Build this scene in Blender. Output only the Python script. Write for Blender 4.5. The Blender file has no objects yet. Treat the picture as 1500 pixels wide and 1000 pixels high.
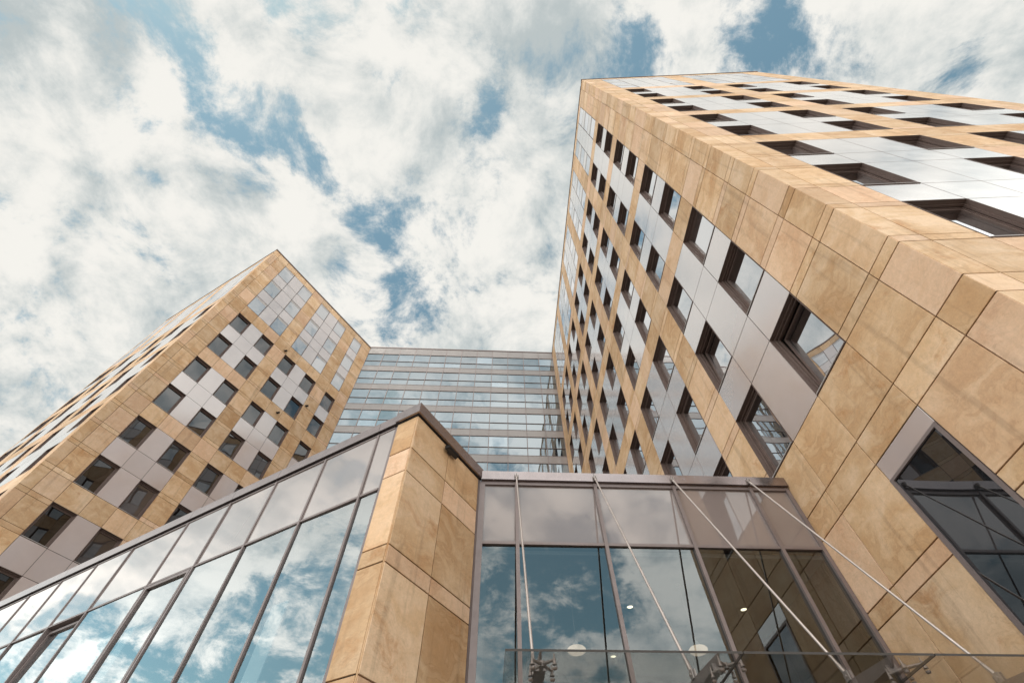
import bpy, math, random
from mathutils import Vector, Matrix
random.seed(11)
R_ = math.radians
scene = bpy.context.scene

# ------------------------------------------------------------------ camera
EYE = 1.6
PITCH, ROLL = R_(56.73), R_(-0.91)
cam = bpy.data.cameras.new('camera')
cam.sensor_fit = 'HORIZONTAL'
cam.sensor_width = 36.0
cam.lens = 668.0 / 1500.0 * 36.0
cam.clip_start, cam.clip_end = 0.05, 3000
camo = bpy.data.objects.new('camera', cam)
scene.collection.objects.link(camo)
_c, _s, _ce, _se = math.cos(ROLL), math.sin(ROLL), math.cos(PITCH), math.sin(PITCH)
_X = Vector((_c, -_s * _se, _s * _ce)); _Y = Vector((-_s, -_c * _se, _c * _ce)); _F = Vector((0, _ce, _se))
_m = Matrix((_X, _Y, -_F)).transposed().to_4x4()
_m.translation = Vector((0, 0, EYE))
camo.matrix_world = _m
scene.camera = camo

# ------------------------------------------------------------------ exposure
vs = scene.view_settings
vs.view_transform = 'Standard'; vs.look = 'None'; vs.gamma = 1.0; vs.use_curve_mapping = False
vs.exposure = 0.16
scene.cycles.max_bounces = 10
scene.cycles.glossy_bounces = 6
scene.cycles.transparent_max_bounces = 16
scene.cycles.caustics_reflective = False
scene.cycles.caustics_refractive = False

# ------------------------------------------------------------------ sun
SUN_EL, SUN_AZ = R_(60), R_(216)           # azimuth clockwise from +Y
sd = Vector((math.sin(SUN_AZ) * math.cos(SUN_EL), math.cos(SUN_AZ) * math.cos(SUN_EL), math.sin(SUN_EL)))
sun = bpy.data.lights.new('sun', 'SUN')
sun.energy = 1.0; sun.angle = R_(16); sun.color = (1.0, 0.92, 0.82)
suno = bpy.data.objects.new('sun', sun)
scene.collection.objects.link(suno)
suno.rotation_euler = sd.to_track_quat('Z', 'Y').to_euler()

# ------------------------------------------------------------------ node helper
class NT:
    def __init__(s, tree): s.t = tree; s.n = tree.nodes; s.l = tree.links
    def node(s, typ, **kw):
        n = s.n.new(typ)
        for k, v in kw.items(): setattr(n, k, v)
        return n
    def put(s, sock, v):
        if isinstance(v, bpy.types.NodeSocket): s.l.new(v, sock)
        elif v is not None: sock.default_value = v
    def math(s, op, a, b=None, c=None, clamp=False):
        n = s.node('ShaderNodeMath', operation=op, use_clamp=clamp)
        s.put(n.inputs[0], a)
        if b is not None: s.put(n.inputs[1], b)
        if c is not None: s.put(n.inputs[2], c)
        return n.outputs[0]
    def vmath(s, op, a, b=None):
        n = s.node('ShaderNodeVectorMath', operation=op)
        s.put(n.inputs[0], a)
        if b is not None: s.put(n.inputs[1], b)
        return n.outputs['Value'] if op in ('DOT_PRODUCT', 'LENGTH') else n.outputs['Vector']
    def noise(s, vec, scale, detail=4, rough=.5, dist=0.0, lac=2.0, col=False):
        n = s.node('ShaderNodeTexNoise')
        s.put(n.inputs['Vector'], vec); s.put(n.inputs['Scale'], scale); s.put(n.inputs['Detail'], detail)
        s.put(n.inputs['Roughness'], rough); s.put(n.inputs['Distortion'], dist); s.put(n.inputs['Lacunarity'], lac)
        return n.outputs['Color' if col else 0]
    def smooth(s, v, a, b, lo=0.0, hi=1.0):
        n = s.node('ShaderNodeMapRange', interpolation_type='SMOOTHSTEP')
        s.put(n.inputs[0], v); s.put(n.inputs[1], a); s.put(n.inputs[2], b); s.put(n.inputs[3], lo); s.put(n.inputs[4], hi)
        return n.outputs[0]
    def lin(s, v, a, b, lo=0.0, hi=1.0):
        n = s.node('ShaderNodeMapRange')
        s.put(n.inputs[0], v); s.put(n.inputs[1], a); s.put(n.inputs[2], b); s.put(n.inputs[3], lo); s.put(n.inputs[4], hi)
        return n.outputs[0]
    def mix(s, f, a, b, blend='MIX'):
        n = s.node('ShaderNodeMix', data_type='RGBA', blend_type=blend)
        s.put(n.inputs[0], f); s.put(n.inputs[6], a); s.put(n.inputs[7], b)
        return n.outputs[2]
    def ramp(s, v, stops):
        n = s.node('ShaderNodeValToRGB')
        el = n.color_ramp.elements
        while len(el) < len(stops): el.new(.5)
        for e, (p, c) in zip(el, stops): e.position = p; e.color = (*c, 1)
        s.put(n.inputs[0], v)
        return n.outputs[0]

# ------------------------------------------------------------------ sky: Nishita blue behind broken cloud
world = bpy.data.worlds.new('World')
scene.world = world
world.use_nodes = True
W = NT(world.node_tree)
W.n.clear()
sky = W.node('ShaderNodeTexSky', sky_type='NISHITA')
sky.sun_disc = False; sky.sun_elevation = SUN_EL; sky.sun_rotation = SUN_AZ
sky.air_density = 1.0; sky.dust_density = 0.6; sky.ozone_density = 1.0
dirv = W.node('ShaderNodeTexCoord').outputs['Generated']
sep = W.node('ShaderNodeSeparateXYZ'); W.put(sep.inputs[0], dirv)
zz = W.math('MAXIMUM', sep.outputs[2], 0.0)
den = W.math('ADD', zz, 0.28)
cmb = W.node('ShaderNodeCombineXYZ')
W.put(cmb.inputs[0], W.math('DIVIDE', sep.outputs[0], den)); W.put(cmb.inputs[1], W.math('DIVIDE', sep.outputs[1], den))
cloudp = cmb.outputs[0]
w1 = W.noise(cloudp, 2.6, 2, .5, 0, col=True)
w2 = W.noise(cloudp, 9.0, 6, .65, 0, col=True)
wd = W.node('ShaderNodeVectorMath', operation='MULTIPLY_ADD')
W.put(wd.inputs[0], W.vmath('SUBTRACT', w1, (.5, .5, .5))); wd.inputs[1].default_value = (.16, .16, .16); W.put(wd.inputs[2], dirv)
wd2 = W.node('ShaderNodeVectorMath', operation='MULTIPLY_ADD')
W.put(wd2.inputs[0], W.vmath('SUBTRACT', w2, (.5, .5, .5))); wd2.inputs[1].default_value = (.14, .14, .14); W.put(wd2.inputs[2], wd.outputs[0])
hdir = W.vmath('NORMALIZE', wd2.outputs[0])
big = W.noise(cloudp, 1.9, 3, .5, .2)
fine = W.noise(cloudp, 6.2, 14, .68, .25)
# clear patches between the clouds (direction, angular radius, depth)
HOLES = [
 ((-0.222,0.437,0.870),0.050,.30),((-0.205,0.475,0.852),0.046,.30),((-0.268,0.492,0.830),0.030,.26),((-0.060,0.130,0.990),0.030,.26),
 ((-0.209,0.065,0.976),0.026,.22),((-0.522,-0.035,0.852),0.036,.22),((-0.489,0.015,0.872),0.036,.26),((-0.457,0.060,0.887),0.044,.32),
 ((-0.425,0.109,0.899),0.050,.36),((-0.406,0.144,0.902),0.046,.42),((-0.35,0.19,0.915),0.036,.34),((-0.565,0.190,0.803),0.028,.24),((-0.566,0.107,0.817),0.024,.2),
 ((-0.323,0.235,0.917),0.036,.24),((-0.286,0.295,0.912),0.040,.26),((-0.265,0.342,0.902),0.030,.22),((-0.570,-0.030,0.821),0.026,.12),
 ((-0.718,0.166,0.676),0.036,.24),((0.230,0.017,0.973),0.062,.26),((0.467,0.019,0.884),0.070,.28),((0.396,-0.011,0.918),0.046,.22),
 ((0.245,-0.038,0.969),0.038,.2),((0.663,0.019,0.748),0.030,.22),((-0.192,-0.054,0.980),0.024,.2),((-0.383,-0.044,0.923),0.024,.2),
 ((0.146,-0.857,0.495),0.16,.24),((0.197,-0.890,0.410),0.12,.22),((0.079,-0.858,0.507),0.09,.2),((0.276,-0.804,0.527),0.09,.22),((0.37,-0.82,0.43),0.10,-.2),
 ((-0.96,0.05,0.25),0.19,.30),((-0.93,-0.14,0.33),0.18,.34),((-0.84,-0.21,0.51),0.07,.16),((-0.45,-0.75,0.48),0.16,-.2),((-0.86,0.06,0.50),0.16,-.22),((0.63,-0.245,0.736),0.10,.22),((0.74,-0.12,0.66),0.07,.22),((0.79,-0.27,0.55),0.07,.2),((0.56,-0.12,0.82),0.05,.2),((0.57,-0.24,0.79),0.10,-.25),((0.36,-0.16,0.92),0.10,-.2),((0.72,-0.36,0.60),0.12,-.2),
]
acc = None
for d, r, w in HOLES:
    dv = Vector(d).normalized(); r *= 1.12 if r < .09 else 1.0
    dot = W.vmath('DOT_PRODUCT', hdir, tuple(dv))
    e = W.math('EXPONENT', W.math('MULTIPLY', W.math('SUBTRACT', dot, 1.0), 2.0 / (r * r)))
    acc = W.math('MULTIPLY', e, w) if acc is None else W.math('MULTIPLY_ADD', e, w, acc)
dens = W.math('ADD', W.math('MULTIPLY', big, .30), W.math('MULTIPLY', fine, 1.25))
dens = W.math('SUBTRACT', W.math('SUBTRACT', dens, .085), W.math('MULTIPLY', W.math('MINIMUM', acc, .38), .64))
cover = W.smooth(dens, .43, .66)
shade = W.noise(W.vmath('ADD', cloudp, (3.1, 7.7, 0)), 2.7, 8, .6, .3)
puff = W.noise(W.vmath('ADD', cloudp, (11.3, 1.7, 0)), 7.0, 10, .66, .4)
lum = W.math('ADD', W.math('MULTIPLY', shade, .50), W.math('MULTIPLY', puff, .34))
lum = W.math('ADD', lum, W.math('MULTIPLY', fine, .16))
lit = W.noise(W.vmath('ADD', cloudp, (-.030, -.042, 0)), 6.2, 9, .62, .25)      # side of each puff that faces the sun
soft = W.noise(cloudp, 6.2, 9, .62, .25)
lum = W.math('ADD', lum, W.math('MULTIPLY', W.math('SUBTRACT', soft, lit), .42))
ccol = W.ramp(W.smooth(lum, .37, .60), [(0.0, (4.5, 5.0, 5.05)), (.42, (6.1, 6.35, 6.2)), (1.0, (8.2, 8.05, 7.6))])
tint = W.mix(1.0, sky.outputs[0], (1.52, 1.72, 1.27, 1), 'MULTIPLY')
# sky away from the view direction boosted, added to brighten reflections and walls
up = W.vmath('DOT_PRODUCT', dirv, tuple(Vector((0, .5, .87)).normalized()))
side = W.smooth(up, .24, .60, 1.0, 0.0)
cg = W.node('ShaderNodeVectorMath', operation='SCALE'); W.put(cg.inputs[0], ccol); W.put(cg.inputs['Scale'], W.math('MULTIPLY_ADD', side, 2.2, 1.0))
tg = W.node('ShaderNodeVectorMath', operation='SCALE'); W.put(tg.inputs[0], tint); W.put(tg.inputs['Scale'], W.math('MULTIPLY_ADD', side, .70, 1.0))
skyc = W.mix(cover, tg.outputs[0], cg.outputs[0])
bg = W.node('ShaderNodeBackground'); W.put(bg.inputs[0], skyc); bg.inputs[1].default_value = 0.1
wo = W.node('ShaderNodeOutputWorld'); W.l.new(bg.outputs[0], wo.inputs[0])

# ------------------------------------------------------------------ materials
def newmat(name):
    m = bpy.data.materials.new(name); m.use_nodes = True
    t = NT(m.node_tree); t.n.clear()
    t.out = t.node('ShaderNodeOutputMaterial')
    return m, t
def prand(t):
    a = t.node('ShaderNodeAttribute', attribute_name='pr')
    return a.outputs['Color'], a.outputs['Vector']
def principled(t, col, rough, metal=0.0, spec=.5, normal=None):
    p = t.node('ShaderNodeBsdfPrincipled')
    t.put(p.inputs['Base Color'], col); t.put(p.inputs['Roughness'], rough); t.put(p.inputs['Metallic'], metal)
    t.put(p.inputs['Specular IOR Level'], spec)
    if normal is not None: t.put(p.inputs['Normal'], normal)
    return p.outputs[0]

def stone_material(name, pale, mid, ochre, sat):
    m, t = newmat(name)
    col, vec = prand(t)
    obj = t.node('ShaderNodeTexCoord').outputs['Object']
    off = t.node('ShaderNodeVectorMath', operation='MULTIPLY_ADD')
    t.put(off.inputs[0], vec); off.inputs[1].default_value = (41, 67, 53); t.put(off.inputs[2], obj)
    v = off.outputs[0]
    sx = t.node('ShaderNodeSeparateXYZ'); t.put(sx.inputs[0], vec)
    warp = t.noise(v, 1.1, 3, .5, 0, col=True)
    wv = t.node('ShaderNodeVectorMath', operation='MULTIPLY_ADD')
    t.put(wv.inputs[0], warp); wv.inputs[1].default_value = (.9, .9, .8); t.put(wv.inputs[2], v)
    w = wv.outputs[0]
    cloud = t.noise(w, .48, 6, .50, .3)
    # drifting bedding lines of the sandstone
    st = t.node('ShaderNodeMapping'); st.inputs['Scale'].default_value = (1.0, 1.0, 2.2); st.inputs['Rotation'].default_value = (.5, .35, .2)
    t.put(st.inputs['Vector'], w)
    bed = t.noise(st.outputs[0], 1.2, 8, .55, 1.0)
    vein = t.math('ABSOLUTE', t.math('SUBTRACT', bed, .5))
    vein = t.math('SUBTRACT', 1.0, t.smooth(vein, .0, .035))
    grain = t.noise(obj, 38, 5, .7)
    st2 = t.node('ShaderNodeMapping'); st2.inputs['Scale'].default_value = (1.0, 1.0, 3.2); st2.inputs['Rotation'].default_value = (.9, -.4, .6)
    t.put(st2.inputs['Vector'], w)
    hair = t.math('SUBTRACT', 1.0, t.smooth(t.math('ABSOLUTE', t.math('SUBTRACT', t.noise(st2.outputs[0], 3.2, 7, .62, .9), .5)), 0, .03))
    f = t.math('ADD', t.math('MULTIPLY', cloud, .6), t.math('MULTIPLY', bed, .4))
    base = t.ramp(t.smooth(f, .26, .76), [(0, pale), (.5, mid), (1, ochre)])
    base = t.mix(t.math('MULTIPLY', vein, t.smooth(cloud, .45, .66, 0.0, .40)), base, (*[c * .82 for c in ochre], 1))
    # rusty patches with a shape of their own
    blot = t.noise(w, .8, 9, .70, .5)
    base = t.mix(t.smooth(blot, .55, .70, 0, .62), base, (ochre[0] * .92, ochre[1] * .74, ochre[2] * .55, 1))
    pinkv = t.mix(t.smooth(sx.outputs[1], .55, .98, 0, .40), base, (pale[0] * 1.02, pale[1] * .93, pale[2] * 1.0, 1))
    tone = t.lin(sx.outputs[0], 0, 1, .87, 1.10)
    # rain marks: narrow, drawn out down the wall
    rm = t.node('ShaderNodeMapping'); rm.inputs['Scale'].default_value = (5.0, 5.0, .30); t.put(rm.inputs['Vector'], obj)
    rain = t.smooth(t.noise(rm.outputs[0], 1.0, 6, .6, .3), .52, .72, 1.0, .80)
    speck = t.noise(obj, 11, 6, .75, .4)
    tone = t.math('MULTIPLY', t.math('MULTIPLY', tone, rain), t.lin(speck, .3, .7, .90, 1.08))
    tone = t.math('MULTIPLY', tone, t.lin(grain, .3, .7, .94, 1.05))
    tone = t.math('MULTIPLY', tone, t.math('MULTIPLY_ADD', t.math('MULTIPLY', hair, t.smooth(blot, .40, .60)), -.13, 1.0))
    cc = t.node('ShaderNodeVectorMath', operation='SCALE'); t.put(cc.inputs[0], pinkv); t.put(cc.inputs['Scale'], tone)
    bmp = t.node('ShaderNodeBump'); bmp.inputs['Strength'].default_value = .25; bmp.inputs['Distance'].default_value = .01
    t.put(bmp.inputs['Height'], t.math('ADD', t.math('MULTIPLY', grain, .5), bed))
    t.l.new(principled(t, cc.outputs[0], .72, 0, .3, bmp.outputs[0]), t.out.inputs[0])
    return m

def schlick(t, r0, power=5.0, normal=None):
    lw = t.node('ShaderNodeLayerWeight'); lw.inputs[0].default_value = .5
    if normal is not None: t.put(lw.inputs['Normal'], normal)
    # facing output with blend .5 is 1 - cos
    return t.math('MULTIPLY_ADD', t.math('POWER', lw.outputs['Facing'], power), 1 - r0, r0, clamp=True)

def mirror_glass(name, r0, tint, behind, power=4.0, wobble=.012):
    m, t = newmat(name)
    obj = t.node('ShaderNodeTexCoord').outputs['Object']
    bmp = t.node('ShaderNodeBump'); bmp.inputs['Strength'].default_value = 1.0; bmp.inputs['Distance'].default_value = wobble
    t.put(bmp.inputs['Height'], t.noise(obj, .55, 1, .4))
    g = t.node('ShaderNodeBsdfGlossy'); t.put(g.inputs['Color'], (*tint, 1)); g.inputs['Roughness'].default_value = .0
    t.l.new(bmp.outputs[0], g.inputs['Normal'])
    if behind[0] == 'T':
        b = t.node('ShaderNodeBsdfTransparent'); t.put(b.inputs[0], (*behind[1:], 1))
    else:
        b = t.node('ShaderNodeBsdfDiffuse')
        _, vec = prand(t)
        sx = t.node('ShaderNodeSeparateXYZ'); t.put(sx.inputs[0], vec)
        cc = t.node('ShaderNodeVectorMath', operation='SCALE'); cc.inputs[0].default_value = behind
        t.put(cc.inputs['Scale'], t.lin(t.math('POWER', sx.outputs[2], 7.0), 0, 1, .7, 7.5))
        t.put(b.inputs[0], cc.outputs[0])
    mx = t.node('ShaderNodeMixShader')
    t.put(mx.inputs[0], schlick(t, r0, power)); t.l.new(b.outputs[0], mx.inputs[1]); t.l.new(g.outputs[0], mx.inputs[2])
    t.l.new(mx.outputs[0], t.out.inputs[0])
    return m

def enamel_panel(name, base, r0, power, rough=.06):
    m, t = newmat(name)
    _, vec = prand(t)
    sx = t.node('ShaderNodeSeparateXYZ'); t.put(sx.inputs[0], vec)
    obj = t.node('ShaderNodeTexCoord').outputs['Object']
    dirt = t.noise(obj, .9, 6, .6, .3)
    tone = t.math('MULTIPLY', t.lin(sx.outputs[0], 0, 1, .93, 1.06), t.lin(dirt, .3, .7, .95, 1.04))
    cc = t.node('ShaderNodeVectorMath', operation='SCALE'); cc.inputs[0].default_value = base; t.put(cc.inputs['Scale'], tone)
    bmp = t.node('ShaderNodeBump'); bmp.inputs['Strength'].default_value = 1.0; bmp.inputs['Distance'].default_value = .010
    t.put(bmp.inputs['Height'], t.noise(obj, .7, 1, .4))
    d = t.node('ShaderNodeBsdfDiffuse'); t.put(d.inputs[0], cc.outputs[0])
    g = t.node('ShaderNodeBsdfGlossy'); t.put(g.inputs['Color'], (.97, .96, .95, 1)); t.put(g.inputs['Roughness'], t.lin(dirt, .3, .7, rough * .7, rough * 1.4))
    t.l.new(bmp.outputs[0], g.inputs['Normal'])
    mx = t.node('ShaderNodeMixShader')
    t.put(mx.inputs[0], schlick(t, r0, power)); t.l.new(d.outputs[0], mx.inputs[1]); t.l.new(g.outputs[0], mx.inputs[2])
    t.l.new(mx.outputs[0], t.out.inputs[0])
    return m

def metal(name, col, rough, met=.0, spec=.5, streak=0.0):
    m, t = newmat(name)
    obj = t.node('ShaderNodeTexCoord').outputs['Object']
    n = t.noise(obj, 2.2, 6, .6, .2)
    k = t.lin(n, .3, .7, .9, 1.08)
    cc = t.node('ShaderNodeVectorMath', operation='SCALE'); cc.inputs[0].default_value = col; t.put(cc.inputs['Scale'], k)
    r = t.lin(t.noise(obj, 9, 4, .6), .3, .7, rough * .8, rough * 1.25)
    t.l.new(principled(t, cc.outputs[0], r, met, spec), t.out.inputs[0])
    return m

def plaster(name, col, rough=.85):
    m, t = newmat(name)
    obj = t.node('ShaderNodeTexCoord').outputs['Object']
    k = t.lin(t.noise(obj, 1.3, 8, .65), .3, .7, .9, 1.07)
    cc = t.node('ShaderNodeVectorMath', operation='SCALE'); cc.inputs[0].default_value = col; t.put(cc.inputs['Scale'], k)
    t.l.new(principled(t, cc.outputs[0], rough, 0, .2), t.out.inputs[0])
    return m

def glow(name, col, strength):
    m, t = newmat(name)
    e = t.node('ShaderNodeEmission'); t.put(e.inputs[0], (*col, 1)); e.inputs[1].default_value = strength
    t.l.new(e.outputs[0], t.out.inputs[0])
    return m

def paving(name):
    m, t = newmat(name)
    obj = t.node('ShaderNodeTexCoord').outputs['Object']
    br = t.node('ShaderNodeTexBrick'); t.put(br.inputs['Vector'], obj)
    br.inputs['Color1'].default_value = (.47, .44, .40, 1); br.inputs['Color2'].default_value = (.42, .39, .35, 1); br.inputs['Mortar'].default_value = (.12, .11, .10, 1)
    br.inputs['Scale'].default_value = 1.6; br.inputs['Mortar Size'].default_value = .012
    n = t.noise(obj, .8, 8, .65)
    c = t.mix(t.smooth(n, .4, .7, 0, .4), br.outputs[0], (.22, .20, .18, 1))
    t.l.new(principled(t, c, .8), t.out.inputs[0])
    return m

def clear_sheet(name):
    m, t = newmat(name)
    tr = t.node('ShaderNodeBsdfTransparent'); tr.inputs[0].default_value = (.87, .865, .855, 1)
    g = t.node('ShaderNodeBsdfGlossy'); g.inputs['Roughness'].default_value = 0.01; g.inputs['Color'].default_value = (.95, .97, .96, 1)
    mx = t.node('ShaderNodeMixShader')
    t.put(mx.inputs[0], schlick(t, .035, 5)); t.l.new(tr.outputs[0], mx.inputs[1]); t.l.new(g.outputs[0], mx.inputs[2])
    t.l.new(mx.outputs[0], t.out.inputs[0])
    return m

M = {
 'stone': stone_material('sandstone', (.69, .50, .345), (.575, .378, .222), (.44, .24, .108), 1),
 'panel': enamel_panel('mauve enamelled glass', (.42, .345, .335), .09, 1.2, .15),
 'spandrel': enamel_panel('mauve back painted glass', (.225, .183, .174), .055, 2.2, .04),
 'band': enamel_panel('mauve metal band', (.26, .23, .222), .05, 4.0, .15),
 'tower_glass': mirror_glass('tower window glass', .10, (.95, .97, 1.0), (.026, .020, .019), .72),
 'left_glass': mirror_glass('left tower window glass', .035, (.95, .97, 1.0), (.009, .007, .0065), 1.8),  # copy of the tower glass with dimmer reflections and darker backing
 'crown_glass': mirror_glass('top storey glass', .34, (.96, .97, 1.0), (.05, .045, .045), 1.0),
 'dark_glass': mirror_glass('stair window glass', .07, (.85, .92, 1.0), (.016, .016, .018), 2.4),
 'wing_glass': mirror_glass('glass wing glazing', .20, (.84, .93, 1.0), (.03, .035, .04), 3.0, .010),
 'hall_glass': mirror_glass('hall glazing', .125, (.90, .96, .98), ('T', .40, .42, .42), 2.8, .005),
 'low_glass': mirror_glass('low wing glazing', .19, (.93, .98, 1.0), ('T', .44, .48, .48), 2.6, .006),
 'dark_metal': metal('dark bronze metal', (.070, .053, .050), .38, 0, .5),
 'frame_metal': metal('brown window metal', (.125, .085, .074), .55, .0, .3),
 'mullion_metal': metal('mauve grey mullion metal', (.20, .158, .152), .45, .25, .4),
 'coping_metal': metal('mauve grey coping metal', (.30, .25, .245), .22, .85, .6),
 'dark_coping': metal('brown roof edge metal', (.15, .108, .10), .38, .3, .5),
 'sill_metal': metal('pale sill metal', (.40, .37, .36), .5, .2, .3),
 'steel': metal('brushed stainless steel', (.40, .35, .33), .42, .55, .5),
 'fitting_steel': metal('dark cast steel', (.20, .165, .15), .38, .5, .5),
 'satin_steel': metal('painted steel beam', (.19, .155, .145), .38, .4, .5),
 'core': plaster('dark cavity wall', (.035, .03, .028)),
 'ceiling': plaster('pale ceiling', (.26, .26, .25)),
 'inner_wall': plaster('grey inner wall', (.16, .155, .145)),
 'roof': plaster('grey roofing', (.22, .21, .20)),
 'blind': plaster('white blind', (.80, .82, .82)),
 'gasket': metal('black gasket', (.014, .012, .012), .6, 0, .2),
 'clear': clear_sheet('clear canopy glass'),
 'glass_edge': metal('polished glass edge', (.05, .042, .038), .5, 0, .2),
 'lamp_glow': glow('lit opal glass', (1.0, .78, .56), 1.0),
 'spot_glow': glow('lit downlight', (1.0, .90, .62), 4.0),
 'opal_top': plaster('white lacquered lamp', (.8, .78, .74), .4),
 'paving': paving('stone paving'),
}

# ------------------------------------------------------------------ mesh builder
class Face:
    """vertical plane: u along it, z up, d outwards from it"""
    def __init__(s, p, yaw, flip):
        s.p = Vector((p[0], p[1], 0)); s.yaw = R_(yaw)
        s.u = Vector((math.cos(s.yaw), math.sin(s.yaw), 0))
        n = Vector((-s.u.y, s.u.x, 0)); s.n = -n if flip else n
        s.right = flip                                  # u x z = outward normal when flipped
    def at(s, u, v, d=0.0):
        return s.p + s.u * u + s.n * d + Vector((0, 0, v + EYE))

class MB:
    def __init__(s): s.v = []; s.f = []; s.m = []; s.r = []; s.sm = []; s.soft = False
    def poly(s, pts, mi=0, r=None):
        i = len(s.v); s.v += [Vector(p) for p in pts]; s.f.append(tuple(range(i, i + len(pts)))); s.m.append(mi); s.r.append(r or (.5, .5, .5)); s.sm.append(s.soft)
    def quad(s, F, u0, u1, v0, v1, d, mi=0, r=None, tilt=None):
        t = tilt or (0, 0, 0, 0)
        pts = [F.at(u0, v0, d + t[0]), F.at(u1, v0, d + t[1]), F.at(u1, v1, d + t[2]), F.at(u0, v1, d + t[3])]
        if not F.right: pts.reverse()
        s.poly(pts, mi, r)
    def hexa(s, p, mi=0, r=None, skip=()):
        # p: 8 points, bottom ring 0-3 then top ring 4-7
        for k, f in enumerate(((0, 3, 2, 1), (4, 5, 6, 7), (0, 1, 5, 4), (1, 2, 6, 5), (2, 3, 7, 6), (3, 0, 4, 7))):
            if k not in skip: s.poly([p[i] for i in f], mi, r)
    def pane(s, F, u0, u1, v0, v1, d, e=.004):
        tl = [random.uniform(-e, e) for _ in range(4)]; tl[3] = tl[0] + tl[2] - tl[1]
        s.quad(F, u0, u1, v0, v1, d, 0, rr(), tl)
    def box(s, F, u0, u1, v0, v1, d0, d1, mi=0, r=None, bevel=0.0):
        a, b = (d1, d0) if F.right else (d0, d1)
        ring = lambda v: [F.at(u0, v, a), F.at(u1, v, a), F.at(u1, v, b), F.at(u0, v, b)]
        s.hexa(ring(v0) + ring(v1), mi, r)
    def slab(s, F, u0, u1, v0, v1, dfront, dback, mi=0, r=None, ch=.004):
        """cladding slab: chamfered front, four edges, no back"""
        o = [(u0, v0), (u1, v0), (u1, v1), (u0, v1)]
        i = [(u0 + ch, v0 + ch), (u1 - ch, v0 + ch), (u1 - ch, v1 - ch), (u0 + ch, v1 - ch)]
        A = [F.at(u, v, dfront) for u, v in i]; B = [F.at(u, v, dfront - ch) for u, v in o]; C = [F.at(u, v, dback) for u, v in o]
        def q(p):
            if not F.right: p = p[::-1]
            s.poly(p, mi, r)
        if ch == 0:
            q([F.at(u, v, dfront) for u, v in o])
            for k in range(4):
                n = (k + 1) % 4; q([C[k], C[n], B[n], B[k]])
            return
        q(A)
        for k in range(4):
            n = (k + 1) % 4
            q([B[k], B[n], A[n], A[k]]); q([C[k], C[n], B[n], B[k]])
    def frame(s, F, u0, u1, v0, v1, w, d0, d1, mi=0):
        """rectangular ring of width w between depths d0 (back) and d1 (front)"""
        s.box(F, u0, u0 + w, v0, v1, d0, d1, mi); s.box(F, u1 - w, u1, v0, v1, d0, d1, mi)
        s.box(F, u0 + w, u1 - w, v0, v0 + w, d0, d1, mi); s.box(F, u0 + w, u1 - w, v1 - w, v1, d0, d1, mi)
    def tube(s, a, b, r0, r1=None, n=12, mi=0, caps=True):
        a, b = Vector(a), Vector(b); r1 = r0 if r1 is None else r1
        w = (b - a).normalized(); x = w.orthogonal().normalized(); y = w.cross(x)
        ra = [a + (x * math.cos(t) + y * math.sin(t)) * r0 for t in [2 * math.pi * k / n for k in range(n)]]
        rb = [b + (x * math.cos(t) + y * math.sin(t)) * r1 for t in [2 * math.pi * k / n for k in range(n)]]
        i0 = len(s.v); s.v += ra + rb
        for k in range(n):
            j = (k + 1) % n; s.f.append((i0 + k, i0 + j, i0 + n + j, i0 + n + k)); s.m.append(mi); s.r.append((.5, .5, .5)); s.sm.append(True)
        if caps:
            s.poly(ra[::-1], mi); s.poly(rb, mi)
    def lathe(s, c, prof, n=28, mi=0):
        c = Vector(c); rings = []
        for r, z in prof: rings.append([c + Vector((r * math.cos(2 * math.pi * k / n), r * math.sin(2 * math.pi * k / n), z)) for k in range(n)])
        i0 = len(s.v)
        for a in rings: s.v += a
        for q in range(len(rings) - 1):
            for k in range(n):
                j = (k + 1) % n; x, y = i0 + q * n, i0 + (q + 1) * n
                s.f.append((x + k, x + j, y + j, y + k)); s.m.append(mi); s.r.append((.5, .5, .5)); s.sm.append(True)
    def build(s, name, mats, parent=None, smooth=False, kind=None):
        org = parent_origin(parent)
        me = bpy.data.meshes.new(name)
        me.from_pydata([v - org for v in s.v], [], s.f)
        if isinstance(mats, str): mats = [mats]
        for k in mats: me.materials.append(M[k])
        me.polygons.foreach_set('material_index', s.m)
        at = me.attributes.new('pr', 'FLOAT_VECTOR', 'FACE')
        at.data.foreach_set('vector', [c for r in s.r for c in r])
        me.polygons.foreach_set('use_smooth', s.sm)
        me.update()
        o = bpy.data.objects.new(name, me); scene.collection.objects.link(o)
        if parent is not None: o.parent = parent
        else: pass
        if kind: o['kind'] = kind
        return o

ORIGIN = {}
def parent_origin(p):
    if p is None: return Vector((0, 0, 0))
    o = Vector((0, 0, 0))
    while p is not None:
        o = o + Vector(p.location); p = p.parent
    return o
def thing(name, label, cat, loc, group=None):
    o = bpy.data.objects.new(name, None); scene.collection.objects.link(o)
    o.location = loc; o['label'] = label; o['category'] = cat
    if group: o['group'] = group
    o.empty_display_size = .3
    return o
def rr(): return (random.random(), random.random(), random.random())

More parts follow.
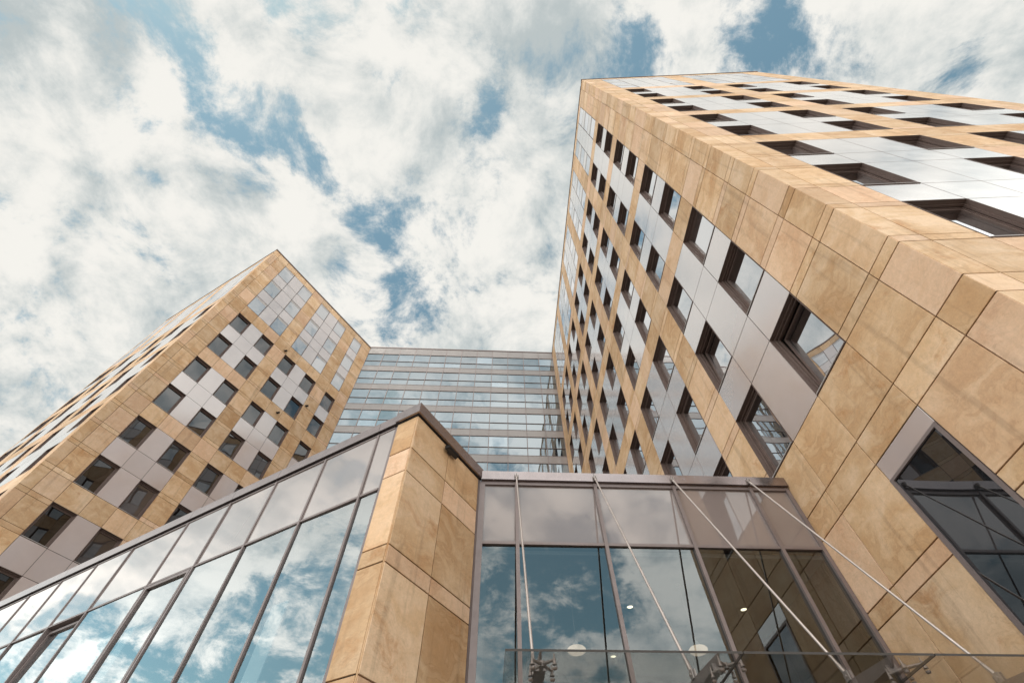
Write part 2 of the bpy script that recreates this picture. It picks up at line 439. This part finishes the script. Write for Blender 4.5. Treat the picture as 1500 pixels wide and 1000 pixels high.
# projected size in the photograph, only to choose which repeats become parts of their own
def pix(w):
    r = w - Vector((0, 0, EYE)); z = r.dot(_F)
    if z <= .05: return None
    return (750 + 668 * r.dot(_X) / z, 500 - 668 * r.dot(_Y) / z)
def shown(F, u0, u1, v0, v1):
    P = [pix(F.at(u, v)) for u, v in ((u0, v0), (u1, v0), (u1, v1), (u0, v1))]
    if None in P: return 0.0
    if F.n.dot(Vector((0, 0, EYE)) - F.at((u0 + u1) / 2, (v0 + v1) / 2)) <= 0: return 0.0
    n = 0; N = 5                                   # share of it inside the frame
    for i in range(N):
        for j in range(N):
            q = pix(F.at(u0 + (u1 - u0) * (i + .5) / N, v0 + (v1 - v0) * (j + .5) / N))
            if q and 0 <= q[0] <= 1500 and 0 <= q[1] <= 1000: n += 1
    A = abs(sum(P[k][0] * P[(k + 1) % 4][1] - P[(k + 1) % 4][0] * P[k][1] for k in range(4))) / 2
    return A * n / (N * N)

# ------------------------------------------------------------------ facade of sandstone, windows and enamelled panels
GAP = .010
def window_frame(b, F, u0, u1, v0, v1, flush, lean=0.0):
    if flush:
        b.frame(F, u0 + .004, u1 - .004, v0 + .004, v1 - .004, .04, -.10, -.001)
        b.box(F, u0 + .044, u1 - .044, v1 - .34, v1 - .044, -.02, -.0035, 1)
        return
    D = .30
    # reveal sheets lining the opening
    t = .02
    b.box(F, u0 + .004, u0 + t, v0 + .004, v1 - .004, -D, .006); b.box(F, u1 - t, u1 - .004, v0 + .004, v1 - .004, -D, .006)
    b.box(F, u0 + t, u1 - t, v1 - t, v1 - .004, -D, .006); b.box(F, u0 + t, u1 - t, v0 + .004, v0 + t, -D, .012)
    # stepped frame profiles
    b.frame(F, u0 + t, u1 - t, v0 + t, v1 - t, .035, -.15, -.10)
    b.frame(F, u0 + t, u1 - t, v0 + t, v1 - t, .065, -.205, -.165)
    i0 = len(b.v)
    b.frame(F, u0 + t + .065, u1 - t - .065, v0 + t + .065, v1 - t - .065, .05, -.25, -.185)
    for q in range(i0, len(b.v)): b.v[q] = b.v[q] - F.n * (lean * (b.v[q].z - EYE - v0))     # sash tipped in at the top
    b.box(F, u0 + t, u1 - t, v0 + t, v0 + t + .02, -.10, .018, 1)                 # sill
def pane_quad(b, F, u0, u1, v0, v1, flush, mi=0, lean=0.0):
    a = .0016
    tl = [random.uniform(-a, a) for _ in range(4)]; tl[3] = tl[0] + tl[2] - tl[1]
    if flush: b.quad(F, u0 + .044, u1 - .044, v0 + .044, v1 - .34, -.006, mi, rr(), tl)
    else:
        h = lean * (v1 - v0 - .24); tl[2] -= h; tl[3] -= h
        b.quad(F, u0 + .12, u1 - .12, v0 + .12, v1 - .12, -.225 - lean * .12, mi, rr(), tl)

class Tower:
    tipped = (); glass = 'tower_glass'
    def lean(s, F, a, v0):
        for fu, fv, k in s.tipped:
            if F is F_in and abs(a - fu) < .2 and abs(v0 - fv) < .3: return k
        return 0.0
    def __init__(s, root): s.root = root; s.st = MB(); s.win = []; s.pan = []; s.other = MB()
    def stone(s, F, u0, u1, v0, v1):
        if u1 - u0 < .03 or v1 - v0 < .03: return
        e = random.uniform(-.0015, .0015)
        s.st.slab(F, u0 + GAP, u1 - GAP, v0 + GAP, v1 - GAP, e, -.05, 0, rr())
    def facade(s, F, cols, rows):
        """cols: (u0,u1,'S',[inner joints]) or (u0,u1,'G',n); rows: (v0,v1,kind)  kinds W window, P panel, B band, F flush window, Q flush panel"""
        for c in cols:
            if c[2] == 'S':
                us = [c[0]] + list(c[3]) + [c[1]]
                for v0, v1, k in rows:
                    vs_ = [v0, v0 + .27, v1 - .27, v1] if k in 'WF' else [v0, v1]
                    for a, b in zip(us, us[1:]):
                        for e, f in zip(vs_, vs_[1:]): s.stone(F, a, b, e, f)
            else:
                n = c[3]; w = (c[1] - c[0]) / n
                for i in range(n):
                    a, b = c[0] + i * w, c[0] + (i + 1) * w
                    for v0, v1, k in rows:
                        edge = i in (0, n - 1)
                        if k == 'B': s.stone(F, a, b, v0, v1)
                        elif k in 'WF' and edge: s.win.append((shown(F, a, b, v0, v1), F, a, b, v0, v1, k == 'F'))
                        else: s.pan.append((shown(F, a, b, v0, v1), F, a, b, v0, v1, k in 'FQ'))
    def finish(s, win_cap=100, pan_cap=100):
        s.st.build('stone_cladding', 'stone', s.root)
        s.win.sort(key=lambda t: -t[0]); s.pan.sort(key=lambda t: -t[0])
        rest = MB()
        for k, (A, F, a, b, v0, v1, fl) in enumerate(s.win):
            if k < win_cap and A > 3:
                lean = s.lean(F, a, v0)
                m = MB(); window_frame(m, F, a, b, v0, v1, fl, lean); w = m.build('window', ['frame_metal', 'sill_metal'], s.root)
                g = MB(); pane_quad(g, F, a, b, v0, v1, fl, 0, lean); g.build('pane', 'crown_glass' if fl else s.glass, w)
            else:
                window_frame(rest, F, a, b, v0, v1, fl); pane_quad(rest, F, a, b, v0, v1, fl, 3 if fl else 2)
        if rest.v: rest.build('windows', ['frame_metal', 'sill_metal', s.glass, 'crown_glass'], s.root, kind='stuff')
        rest = MB()
        for k, (A, F, a, b, v0, v1, fl) in enumerate(s.pan):
            own = k < pan_cap and A > 3
            m = MB() if own else rest
            gp = .020 if fl else .0105
            m.slab(F, a + gp, b - gp, v0 + gp, v1 - gp, -.003 + random.uniform(-.001, .001), -.04, 0, rr(), 0)
            if own: m.build('facade_panel', 'panel', s.root)
        if rest.v: rest.build('facade_panels', 'panel', s.root, kind='stuff')

def core_prism(root, pts, v0, v1, name='wall', mat='core'):
    b = MB(); lo = [Vector((x, y, v0 + EYE)) for x, y in pts]; hi = [Vector((x, y, v1 + EYE)) for x, y in pts]
    n = len(pts)
    for k in range(n):
        j = (k + 1) % n; b.poly([lo[k], lo[j], hi[j], hi[k]])
    b.poly(hi); b.poly(lo[::-1])
    return b.build(name, mat, root)

def xy(F, u, d): p = F.at(u, 0, d); return (p.x, p.y)

GROUND = -EYE
# ---- the planes of the place (metres; camera above the origin)
F_hall  = Face((2.7811, 8.5), 3.3, True)
F_in    = Face((6.3133, 8.7037), 93.1, False)
F_right = Face((6.6261, 2.9281), -1.5, True)
F_pier  = Face((-0.7563, 8.296), 60.2, True)
F_low   = Face((-1.9121, 6.2778), 151.1, False)
F_wing  = Face((5.0127, 32.7196), 3.3, True)
F_left  = Face((-17.4802, 31.4226), 59.0, True)
F_leftb = Face((-25.2726, 18.4538), 151.2, False)

def floors(tops, w, p, w2):
    rows = []
    for T in tops:
        rows.append((T - w, T, 'W')); rows.append((T - w - p, T - w, 'P')); rows.append((T - w - p - w2, T - w - p, 'W'))
    return rows
def fill_bands(rows, lo, hi):
    rows = sorted(rows); out = []; z = lo
    for r in rows:
        if r[0] - z > .02: out.append((z, r[0], 'B'))
        out.append(r); z = r[1]
    if hi - z > .02: out.append((z, hi, 'B'))
    return out
def flush_block(v0, v1):
    h = v1 - v0; parts = [(2.05, 'F'), (1.30, 'Q'), (2.05, 'F'), (1.35, 'Q'), (2.05, 'F')]
    k = h / sum(p[0] for p in parts); out = []; z = v0
    for a, t in parts: out.append((z, z + a * k, t)); z += a * k
    return out

# ================================================================== right office tower
right = thing('office_tower', 'tall sandstone tower nearest the camera, filling the right of the view with checkered dark windows', 'office tower',
              F_right.at(0, GROUND), 'sandstone office towers')
T = Tower(right)
T.tipped = ((-3.73, 7.38, .055), (-1.01, 10.74, .05), (-3.73, 10.74, .02))      # windows standing tipped open
tops = [9.5 + 6.7 * j for j in range(1, 5)]
TOPR = 46.95
rows = floors(tops, 2.12, 1.24, 2.10) + [(9.5, 10.74, 'P'), (7.38, 9.5, 'W')] + flush_block(37.55, 46.1)
rows_hi = [r for r in fill_bands(rows, 6.08, TOPR)]
cols = [(-5.784, -3.73, 'S', [-5.06])]
for k in range(5):
    a = -3.73 + 5.44 * k
    cols.append((a, a + 4.08, 'G', 3))
    if k < 4: cols.append((a + 4.08, a + 5.44, 'S', []))
cols.append((22.11, 24.15, 'S', [23.4]))
T.facade(F_in, cols, rows_hi)
cols_r = [(0, 1.55, 'S', [.55]), (1.55, 6.95, 'G', 4), (6.95, 8.45, 'S', []), (8.45, 13.85, 'G', 4), (13.85, 15.6, 'S', [14.9])]
T.facade(F_right, cols_r, rows_hi)
# storeys below the checkered ones: big slabs, two shop-like openings
for a, b in ((-5.784, -5.06), (-5.06, -3.73), (-3.73, -2.33), (-2.33, -.95), (-.95, .35), (.35, 3.0), (3.0, 24.15)):
    for e, f in ((GROUND, .72), (.72, 1.0), (1.0, 2.42), (2.42, 3.84), (3.84, 4.12), (4.12, 5.53), (5.53, 6.08)):
        if a == -3.73 and f <= 5.6: continue
        T.stone(F_in, a, b, e, f)
for a, b in ((0, .55), (.55, 1.55), (1.55, 2.9), (2.9, 4.25), (4.25, 5.6), (5.6, 6.95), (6.95, 8.45), (8.45, 11.15), (11.15, 13.85), (13.85, 15.6)):
    for e, f in ((GROUND, 1.0), (1.0, 2.42), (2.42, 3.84), (3.84, 4.12), (4.12, 5.53), (5.53, 6.08)): T.stone(F_right, a, b, e, f)
T.finish()
m = MB(); m.slab(F_in, -3.73 + GAP, -2.33 - GAP, 5.17, 5.53 - GAP, -.003, -.05, 0, rr()); m.build('facade_panel', 'panel', right)
m = MB(); u0, u1, v0, v1 = -3.73 + .006, -2.33 - .006, GROUND, 5.165
m.box(F_in, u0, u0 + .07, v0, v1, -.16, .012); m.box(F_in, u1 - .07, u1, v0, v1, -.16, .012); m.box(F_in, u0 + .07, u1 - .07, v1 - .05, v1, -.16, .012)
m.box(F_in, u0 + .07, u1 - .07, 1.0, 1.07, -.16, .006)
sw = m.build('stair_window', ['mullion_metal'], right)
g = MB(); g.quad(F_in, u0 + .07, u1 - .07, 1.07, v1 - .05, -.02, 0, (.5, .5, .2)); g.quad(F_in, u0 + .07, u1 - .07, v0, 1.0, -.02, 0, (.5, .5, .2)); g.build('pane', 'dark_glass', sw)
DB = .42
pts = [xy(F_in, -5.784 + DB, -DB), xy(F_right, 15.6 - DB, -DB), (F_right.at(15.6 - DB, 0).x + .6, 34.5), xy(F_in, 24.15, -DB)]
core_prism(right, pts, GROUND, TOPR - .02)
b = MB()
b.box(F_in, -5.784 + .5, 24.15, TOPR + .004, TOPR + .14, -.5, .05); b.box(F_right, -.06, 15.65, TOPR + .006, TOPR + .142, -.5, .05)
b.build('roof_coping', 'dark_coping', right)
# side wall, seen only from beyond the corner
F_rs = Face(xy(F_right, 15.6, 0), 88.5, True)
b = MB()
for k in range(14):
    for j in range(8): b.slab(F_rs, j * 3.6 + GAP, (j + 1) * 3.6 - GAP, GROUND + k * 3.467 + GAP, GROUND + (k + 1) * 3.467 - GAP, 0, -.05, 0, rr())
b.build('side_cladding', 'stone', right)

# ================================================================== left office tower
left = thing('office_tower', 'more distant sandstone tower at the left, its corner rising behind the low glazed wing', 'office tower',
             F_leftb.at(0, GROUND), 'sandstone office towers')
T = Tower(left); T.glass = 'left_glass'
TOPL = 46.85
rows = floors([2.33, 9.03, 15.73, 22.43, 29.12, 35.83], 1.97, 1.42, 2.03) + flush_block(37.15, 45.95)
rows = [r for r in rows if r[0] > GROUND]
rows_l = fill_bands(rows, GROUND, TOPL)
T.facade(F_left, [(-15.13, -13.38, 'S', [-14.52]), (-13.38, -9.38, 'G', 3), (-9.38, -8.0, 'S', []), (-8.0, -4.0, 'G', 3), (-4.0, -2.62, 'S', []), (-2.62, -1.32, 'G', 1), (-1.32, 0.0, 'S', [])], rows_l)
T.facade(F_leftb, [(0, .95, 'S', []), (.95, 6.35, 'G', 4), (6.35, 7.8, 'S', []), (7.8, 13.2, 'G', 4), (13.2, 14.6, 'S', []), (14.6, 17.3, 'G', 2), (17.3, 17.8, 'S', [])], rows_l)
T.finish()
pts = [xy(F_left, -15.13 + DB, -DB), xy(F_left, 0, -DB), (xy(F_left, 0, -DB)[0] - 14, xy(F_left, 0, 0)[1] + 8), xy(F_leftb, 17.8 - DB, -DB)]
core_prism(left, pts, GROUND, TOPL - .02)
b = MB()
b.box(F_left, -15.13 - .05, 0, TOPL + .004, TOPL + .14, -.5, .06); b.box(F_leftb, .5, 17.85, TOPL + .006, TOPL + .142, -.5, .05)
b.build('roof_coping', 'dark_coping', left)

# ================================================================== glass wing between the towers
wing = thing('glass_wing', 'curtain walled glass block with mauve floor bands, spanning between the two stone towers', 'office block', F_wing.at(-22.5, GROUND))
us = [-22.55] + [-1.80 - 1.885 * k for k in range(10, -1, -1)] + [0.0]
glass_tops = [45.72 - 3.335 * j for j in range(14)]
TOPW = 47.0
frame = MB(); band = MB(); panes = []
vprev = TOPW
for t in glass_tops:
    for a, c in zip(us, us[1:]):
        band.slab(F_wing, a + .02, c - .02, t + .02, vprev - .02, .01, -.08, 0, rr(), .003)
    frame.box(F_wing, us[0], us[-1], t - .025, t + .025, -.1, .03); frame.box(F_wing, us[0], us[-1], t - 1.47, t - 1.43, -.1, .03); frame.box(F_wing, us[0], us[-1], t - 2.465, t - 2.415, -.1, .03)
    for a, c in zip(us, us[1:]):
        for lo, hi in ((t - 1.43, t - .025), (t - 2.415, t - 1.47)):
            panes.append((shown(F_wing, a, c, lo, hi) if lo > 28 else 0, a + .02, c - .02, lo, hi))
    vprev = t - 2.44
for u in us: frame.box(F_wing, u - .034, u + .034, GROUND, TOPW - .03, -.1, .022)
frame.build('frame', 'mullion_metal', wing)
band.build('floor_band', 'band', wing)
panes.sort(key=lambda t: -t[0])
rest = MB()
for k, (A, a, c, lo, hi) in enumerate(panes):
    m = MB() if k < 100 and A > 0 else rest
    e = .004; tl = [random.uniform(-e, e) for _ in range(4)]; tl[3] = tl[0] + tl[2] - tl[1]
    m.quad(F_wing, a, c, lo, hi, -.03, 0, rr(), tl)
    if m is not rest: m.build('pane', 'wing_glass', wing)
rest.build('panes', 'wing_glass', wing, kind='stuff')
b = MB(); b.box(F_wing, us[0], us[-1], TOPW + .004, TOPW + .15, -.6, .06); b.build('roof_coping', 'dark_coping', wing)
core_prism(wing, [xy(F_wing, us[0], -.2), xy(F_wing, 0, -.2), xy(F_wing, 0, -12), xy(F_wing, us[0], -12)], GROUND, TOPW)

# ================================================================== entrance hall
hall = thing('entrance_hall', 'two storey glazed entrance front with mauve spandrels, between the stone pier and the right tower', 'entrance', F_hall.at(0, GROUND))
HL, HR = -3.54, 3.535
mu = [-2.74, -.96, .84, 2.62]
b = MB()
for u in mu: b.box(F_hall, u - .035, u + .035, GROUND, 6.87, -.12, .05)
b.box(F_hall, HL - .04, HL + .10, GROUND, 6.87, -.12, .03); b.box(F_hall, HR - .09, HR - .01, GROUND, 6.87, -.12, .04)
ue = [HL + .10] + mu + [HR - .09]
for k in range(5):
    a = ue[k] + (.035 if k else 0); c = ue[k + 1] - (.035 if k < 4 else 0)
    b.box(F_hall, a, c, 5.355, 5.415, -.12, .032); b.box(F_hall, a, c, 6.80, 6.87, -.12, .032)
b.build('frame', 'mullion_metal', hall)
for k in range(5):
    a = ue[k] + (.035 if k else 0); c = ue[k + 1] - (.035 if k < 4 else 0)
    m = MB(); m.pane(F_hall, a, c, 5.415, 6.80, -.012, .0035); m.build('spandrel_panel', 'spandrel', hall)
    m = MB(); m.pane(F_hall, a, c, GROUND, 5.355, -.014, .006); m.build('pane', 'hall_glass', hall)
b = MB(); b.box(F_hall, HL + .005, HR - .005, 6.90, 7.13, -.6, .09); b.box(F_hall, HL + .02, HR - .02, 6.872, 6.90, -.3, .02)
for u in (-.96, .84, 2.62): b.box(F_hall, u - .004, u + .004, 6.90, 7.131, .088, .0905, 1)
b.build('roof_beam', ['coping_metal', 'gasket'], hall)
b = MB(); b.box(F_hall, HL + .05, HR - .05, 6.3, 6.85, -6.0, -.25); b.build('roof', 'roof', hall)
b = MB(); b.box(F_hall, HL + .05, HR - .05, 5.25, 5.33, -6.0, -.14); b.build('ceiling', 'ceiling', hall)
b = MB(); b.box(F_hall, HL + .05, HR - .05, GROUND, 5.245, -6.2, -6.0); b.box(F_hall, HL + .05, HL + .2, GROUND, 5.245, -6.0, -.3); b.build('back_wall', 'inner_wall', hall)

# downlights in the hall ceiling
def downlight(x, y, label):
    z = 5.25 + EYE
    t = thing('downlight', label, 'ceiling light', (x, y, z), 'downlights in the entrance hall ceiling')
    b = MB(); b.lathe((x, y, z), [(.075, -.002), (.11, -.014), (.105, -.020), (.07, -.012), (.068, -.001)]); b.build('trim_ring', 'steel', t, True)
    b = MB(); b.lathe((x, y, z), [(.067, -.006), (.04, -.010), (.0001, -.011)]); b.build('lamp', 'spot_glow', t, True)
downlight(2.54, 10.57, 'small ceiling downlight high in the middle entrance pane, above the pendant lamps')
downlight(5.13, 10.76, 'small round ceiling downlight seen in the dark reflection behind the right-hand entrance panes')
downlight(-.17, 12.81, 'small round ceiling downlight just inside the top left corner of the canopy glass')
downlight(2.43, 12.98, 'small round ceiling downlight between the two glowing pendant lamps, at the canopy edge')
def pendant(x, y, v, label):
    z = v + EYE; top = 5.25 + EYE
    t = thing('pendant_lamp', label, 'pendant lamp', (x, y, top), 'glowing pendant lamps in the entrance hall')
    b = MB(); b.lathe((x, y, z), [(.0001, -.07), (.08, -.064), (.14, -.045), (.172, -.015), (.176, .015), (.15, .04)]); b.build('lamp_shade', 'lamp_glow', t, True)
    b = MB(); b.lathe((x, y, z), [(.15, .041), (.09, .06), (.05, .11), (.03, .15), (.0001, .152)]); b.build('shade_cap', 'opal_top', t, True)
    b = MB(); b.tube((x, y, z + .16), (x, y, top - .03), .008, n=8); b.lathe((x, y, top), [(.06, -.001), (.055, -.03), (.0001, -.032)]); b.build('stem', 'steel', t)
pendant(1.13, 9.62, 4.0, 'glowing round pendant lamp behind the wide pane between the two left canopy rods')
pendant(3.45, 9.70, 4.0, 'glowing round pendant lamp behind the pane just left of the dark reflection')

# ================================================================== low glazed wing with its stone pier
low = thing('low_glazed_wing', 'low two storey wing in the left foreground, mirrored glazing ending in a sandstone pier', 'building', F_low.at(0, GROUND))
b = MB()
PV = [GROUND, -.9, .72, 1.0, 2.40, 3.82, 4.10, 5.51, 6.05, 6.90]
sl = lambda F, a, c, e, f: b.slab(F, a, c, e + GAP, f - GAP, random.uniform(-.0015, .0015), -.05, 0, rr())
for e, f in zip(PV, PV[1:]):
    sl(F_pier, -2.33 + .030, -1.23 - GAP, e, f); sl(F_pier, -1.23 + GAP, -.10, e, f)
    sl(F_low, .030, .51, e, f)
b.build('stone_pier', 'stone', low)
b = MB()
b.box(F_pier, -2.31, -.10, GROUND, 6.90, -.30, -.055); b.box(F_low, .31, .50, GROUND, 6.90, -.30, -.055)
b.build('pier_core', 'core', low)
# corner bead and edge strip of the pier
b = MB(); b.tube(F_pier.at(-2.305, GROUND, -.022), F_pier.at(-2.305, 6.90, -.022), .012, n=8); b.build('corner_bead', 'stone', low)
b = MB(); b.box(F_pier, -.092, .03, GROUND, 6.895, -.3, .004); b.build('edge_strip', 'mullion_metal', low)
b = MB()
pa = [F_low.at(.545, 0, .13), F_low.at(-.13, 0, .13), None, None]
def cap(zl, zh, o, uend, mi=0):
    # L-shaped cap over both faces of the pier
    A = F_low.at(uend, 0, o); 
    Bc = F_pier.at(-2.33 - o * 1.0, 0, o); 
    Cc = F_pier.at(-.012, 0, o); D_ = F_pier.at(-.012, 0, -.45); E_ = F_pier.at(-1.9, 0, -.45); G_ = F_low.at(uend, 0, -.45)
    ring = [A, Bc, Cc, D_, E_, G_]
    lo = [Vector((p.x, p.y, zl + EYE)) for p in ring]; hi = [Vector((p.x, p.y, zh + EYE)) for p in ring]
    for k in range(6):
        j = (k + 1) % 6; b.poly([lo[k], lo[j], hi[j], hi[k]], mi)
    b.poly(hi, mi); b.poly(lo[::-1], mi)
cap(6.93, 7.185, .07, .54)
cap(6.902, 6.928, .012, .52, 1)
b.build('pier_coping', ['coping_metal', 'gasket'], low)
lm = [1.0, 2.43, 3.88, 5.33, 6.78, 8.82, 10.28, 11.78, 13.28, 14.78, 16.28]
b = MB()
DG = -.022
b.box(F_low, .515, .57, GROUND, 6.86, -.15, -.012)
for u in lm: b.box(F_low, u - .024, u + .024, GROUND, 6.86, -.15, .010)
lu = [.57] + lm
for k in range(len(lu) - 1):
    a = lu[k] + (.024 if k else 0); c = lu[k + 1] - .024
    b.box(F_low, a, c, 5.305, 5.35, -.15, .004); b.box(F_low, a, c, 6.83, 6.86, -.15, .004)
b.build('frame', 'mullion_metal', low)
for k in range(len(lu) - 1):
    a = lu[k] + (.024 if k else 0); c = lu[k + 1] - .024
    m = MB(); m.pane(F_low, a, c, 5.35, 6.83, DG + .008, .005); m.build('spandrel_panel', 'spandrel', low)
    if abs(lu[k] - 8.82) < .01 or abs(lu[k] - 5.33) < .01: continue
    m = MB(); m.pane(F_low, a, c, GROUND, 5.30, DG, .009); m.build('pane', 'low_glass', low)
# one closed and one bottom-hung open vent
def vent(u0, u1, v0, v1, lean):
    m = MB(); g = MB(); w = .06
    def at(u, v, d): return F_low.at(u, v, d - lean * (v - v0))
    def bx(a, c, e, f, d0, d1):
        ring = lambda v: [at(a, v, d0), at(c, v, d0), at(c, v, d1), at(a, v, d1)]
        m.hexa(ring(e) + ring(f))
    bx(u0, u0 + w, v0, v1, -.09, .012); bx(u1 - w, u1, v0, v1, -.09, .012); bx(u0 + w, u1 - w, v0, v0 + w, -.09, .012); bx(u0 + w, u1 - w, v1 - w, v1, -.09, .012)
    f = m.build('opening_window', 'mullion_metal', low)
    g.poly([at(u0 + w, v0 + w, -.035), at(u0 + w, v1 - w, -.035), at(u1 - w, v1 - w, -.035), at(u1 - w, v0 + w, -.035)]); g.build('pane', 'low_glass', f)
vent(5.372, 6.738, 2.3, 5.285, 0.0)
vent(8.865, 10.235, 2.3, 5.24, .032)
for u0, u1 in ((5.358, 6.752), (8.848, 10.252)):
    m = MB(); m.quad(F_low, u0, u1, GROUND, 2.25, DG, 0, rr()); m.build('pane', 'low_glass', low)
b = MB(); b.box(F_low, 5.358, 6.752, 2.25, 2.295, -.15, .014); b.box(F_low, 8.848, 10.252, 2.25, 2.295, -.15, .014); b.build('vent_sill', 'mullion_metal', low)
b = MB()
jn = [.545, 1.0, 3.88, 5.33, 6.78, 8.82, 10.28, 11.78, 13.28, 16.5]
for a, c in zip(jn, jn[1:]): b.box(F_low, a + .004, c - .004, 6.93, 7.17, -.5, .035)
b.box(F_low, .55, 16.5, 6.865, 6.928, -.4, -.03, 1)
b.build('coping', ['coping_metal', 'gasket'], low)
b = MB(); b.box(F_low, .55, 16.5, 6.3, 6.82, -5.0, -.2); b.build('roof', 'roof', low)
b = MB(); b.box(F_low, .55, 16.5, 5.22, 5.29, -5.0, -.18); b.build('ceiling', 'ceiling', low)
b = MB(); b.box(F_low, .35, 16.5, GROUND, 5.215, -5.2, -5.0); b.build('back_wall', 'inner_wall', low)
for u0, u1, v1, d in ((2.55, 3.1, 4.15, -.5), (6.95, 8.2, 4.75, -.35)):
    m = MB(); m.box(F_low, u0, u1, GROUND + .3, v1, d - .02, d); m.build('roller_blind', 'blind', low)

# floodlight under the pier coping
fl = thing('floodlight', 'small black floodlight under the dark coping of the sandstone pier', 'floodlight', F_pier.at(-1.24, 6.78, 0))
b = MB()
def fp(u, v, d): return F_pier.at(u, v, d)
b.hexa([fp(-1.43, 6.70, .05), fp(-1.05, 6.70, .05), fp(-1.07, 6.725, .14), fp(-1.41, 6.725, .14), fp(-1.43, 6.80, .04), fp(-1.05, 6.80, .04), fp(-1.07, 6.77, .15), fp(-1.41, 6.77, .15)])
for k in range(5): b.box(F_pier, -1.40 + k * .08, -1.38 + k * .08, 6.79, 6.805, .05, .13)
b.build('housing', 'gasket', fl)
b = MB(); b.box(F_pier, -1.29, -1.19, 6.72, 6.80, .002, .05); b.box(F_pier, -1.27, -1.21, 6.75, 6.77, .05, .06); b.build('bracket', 'dark_metal', fl)
b = MB(); b.poly([fp(-1.41, 6.698, .06), fp(-1.07, 6.698, .06), fp(-1.09, 6.721, .13), fp(-1.39, 6.721, .13)]); b.build('lens', 'glass_edge', fl)

# ================================================================== glass canopy hung from the hall front
can = thing('glass_canopy', 'frameless glass entrance canopy hung on slanting steel rods from the roof beam', 'canopy', F_hall.at(0, 1.9))
GV = 1.885
cu = [-3.11, -.95, .84, 3.2]
bu = [-2.74, -.95, .84, 2.62]
DF = 3.80                                            # front edge, metres out from the hall front
for a, c in zip(cu, cu[1:]):
    m = MB(); a2 = a + (.006 if a > -3 else 0); c2 = c - (.006 if c < 3 else 0)
    m.box(F_hall, a2, c2, GV, GV + .020, .14, DF)
    for k in range(len(m.f)): m.m[k] = 0 if k in (0, 1) else 1
    m.build('glass_sheet', ['clear', 'glass_edge'], can)
for u in bu:
    b = MB()
    # tapered web, bottom flange and nose plate
    p = [(.10, 2.02), (3.22, 2.02), (3.30, 2.10), (2.48, 2.18), (.10, 2.30)]
    L = [F_hall.at(u - .011, v, d) for d, v in p]; Rr = [F_hall.at(u + .011, v, d) for d, v in p]
    b.poly(L); b.poly(Rr[::-1])
    for k in range(5):
        j = (k + 1) % 5; b.poly([L[j], L[k], Rr[k], Rr[j]])
    b.box(F_hall, u - .06, u + .06, 2.004, 2.019, .10, 3.18)
    b.box(F_hall, u - .06, u + .06, 1.965, 2.05, 3.182, 3.20)
    b.build('cantilever_beam', 'satin_steel', can)
    sp = MB(); c = F_hall.at(u, 1.958, 3.36)
    sp.tube(F_hall.at(u, 1.965, 3.20), F_hall.at(u, 1.958, 3.37), .020, .022)
    sp.tube(F_hall.at(u, 1.935, 3.36), F_hall.at(u, 1.985, 3.36), .030, .026)
    pos = [(u + sx * .105, 3.36 + sy * .125) for sx in (-1, 1) for sy in (-1, 1)]
    if u == bu[0] or u == bu[-1]: pos = pos
    for pu, pd in pos: sp.tube(c, F_hall.at(pu, 1.948, pd), .017, .012, 10)
    so = sp.build('spider_fitting', 'fitting_steel', can, False)
    for pu, pd in pos:
        q = MB(); P0 = F_hall.at(pu, 0, pd); P0.z = EYE
        q.lathe(P0, [(.0001, 1.866), (.019, 1.866), (.023, 1.872), (.023, 1.884)], 16)
        q.lathe(P0, [(.023, 1.906), (.023, 1.914), (.014, 1.926), (.013, 1.955), (.008, 1.972), (.006, 2.0), (.0001, 2.002)], 16)
        q.build('bolt', 'fitting_steel', so, True)
    # tie rod with its fork ends
    top = F_hall.at(u, 6.975, .115); bot = F_hall.at(u, 2.215, 2.48)
    w = (bot - top).normalized()
    rb = MB(); rb.tube(top + w * .16, bot - w * .13, .0185, n=14); ro = rb.build('tie_rod', 'steel', can, False)
    for P0, sgn in ((top, 1), (bot, -1)):
        q = MB(); q.tube(P0 + w * sgn * .05, P0 + w * sgn * .17, .026, .023, 12)
        for s2 in (-1, 1): q.box(F_hall, u + s2 * .018 - .006, u + s2 * .018 + .006, P0.z - EYE - .045, P0.z - EYE + .045, (P0 - F_hall.p).dot(F_hall.n) - .04, (P0 - F_hall.p).dot(F_hall.n) + .05)
        q.tube(F_hall.at(u - .04, P0.z - EYE, (P0 - F_hall.p).dot(F_hall.n)), F_hall.at(u + .04, P0.z - EYE, (P0 - F_hall.p).dot(F_hall.n)), .018, n=10)
        q.build('fork_end', 'steel', ro)
    q = MB(); q.box(F_hall, u - .008, u + .008, 6.92, 7.03, .09, .15); q.box(F_hall, u - .05, u + .05, 6.92, 7.03, .091, .10); q.build('anchor_plate', 'satin_steel', can)
    q = MB(); q.box(F_hall, u - .008, u + .008, 2.15, 2.25, 2.40, 2.54); q.build('rod_lug', 'satin_steel', can)

# ================================================================== small fixtures on the left tower
for u, v, lab in ((-5.73, 29.75, 'dark little lamp on the left tower, the lowest of its small fixtures'),
                  (-3.74, 32.55, 'dark little lamp beside the middle window bay of the left tower'),
                  (-8.23, 36.1, 'dark little lamp on the left tower just under its glazed top storeys')):
    t = thing('wall_lamp', lab, 'wall lamp', F_left.at(u, v, 0), 'small fixtures on the left tower')
    b = MB(); b.box(F_left, u - .10, u + .10, v - .05, v + .05, .004, .05); b.build('bracket', 'dark_metal', t)
    b = MB(); b.tube(F_left.at(u - .02, v, .05), F_left.at(u + .06, v - .05, .24), .07, .10, 12); b.build('lamp_head', 'gasket', t)

# ================================================================== ground
g = MB(); g.poly([(-400, -400, 0), (400, -400, 0), (400, 400, 0), (-400, 400, 0)])
go = g.build('paving', 'paving', None); go['kind'] = 'structure'
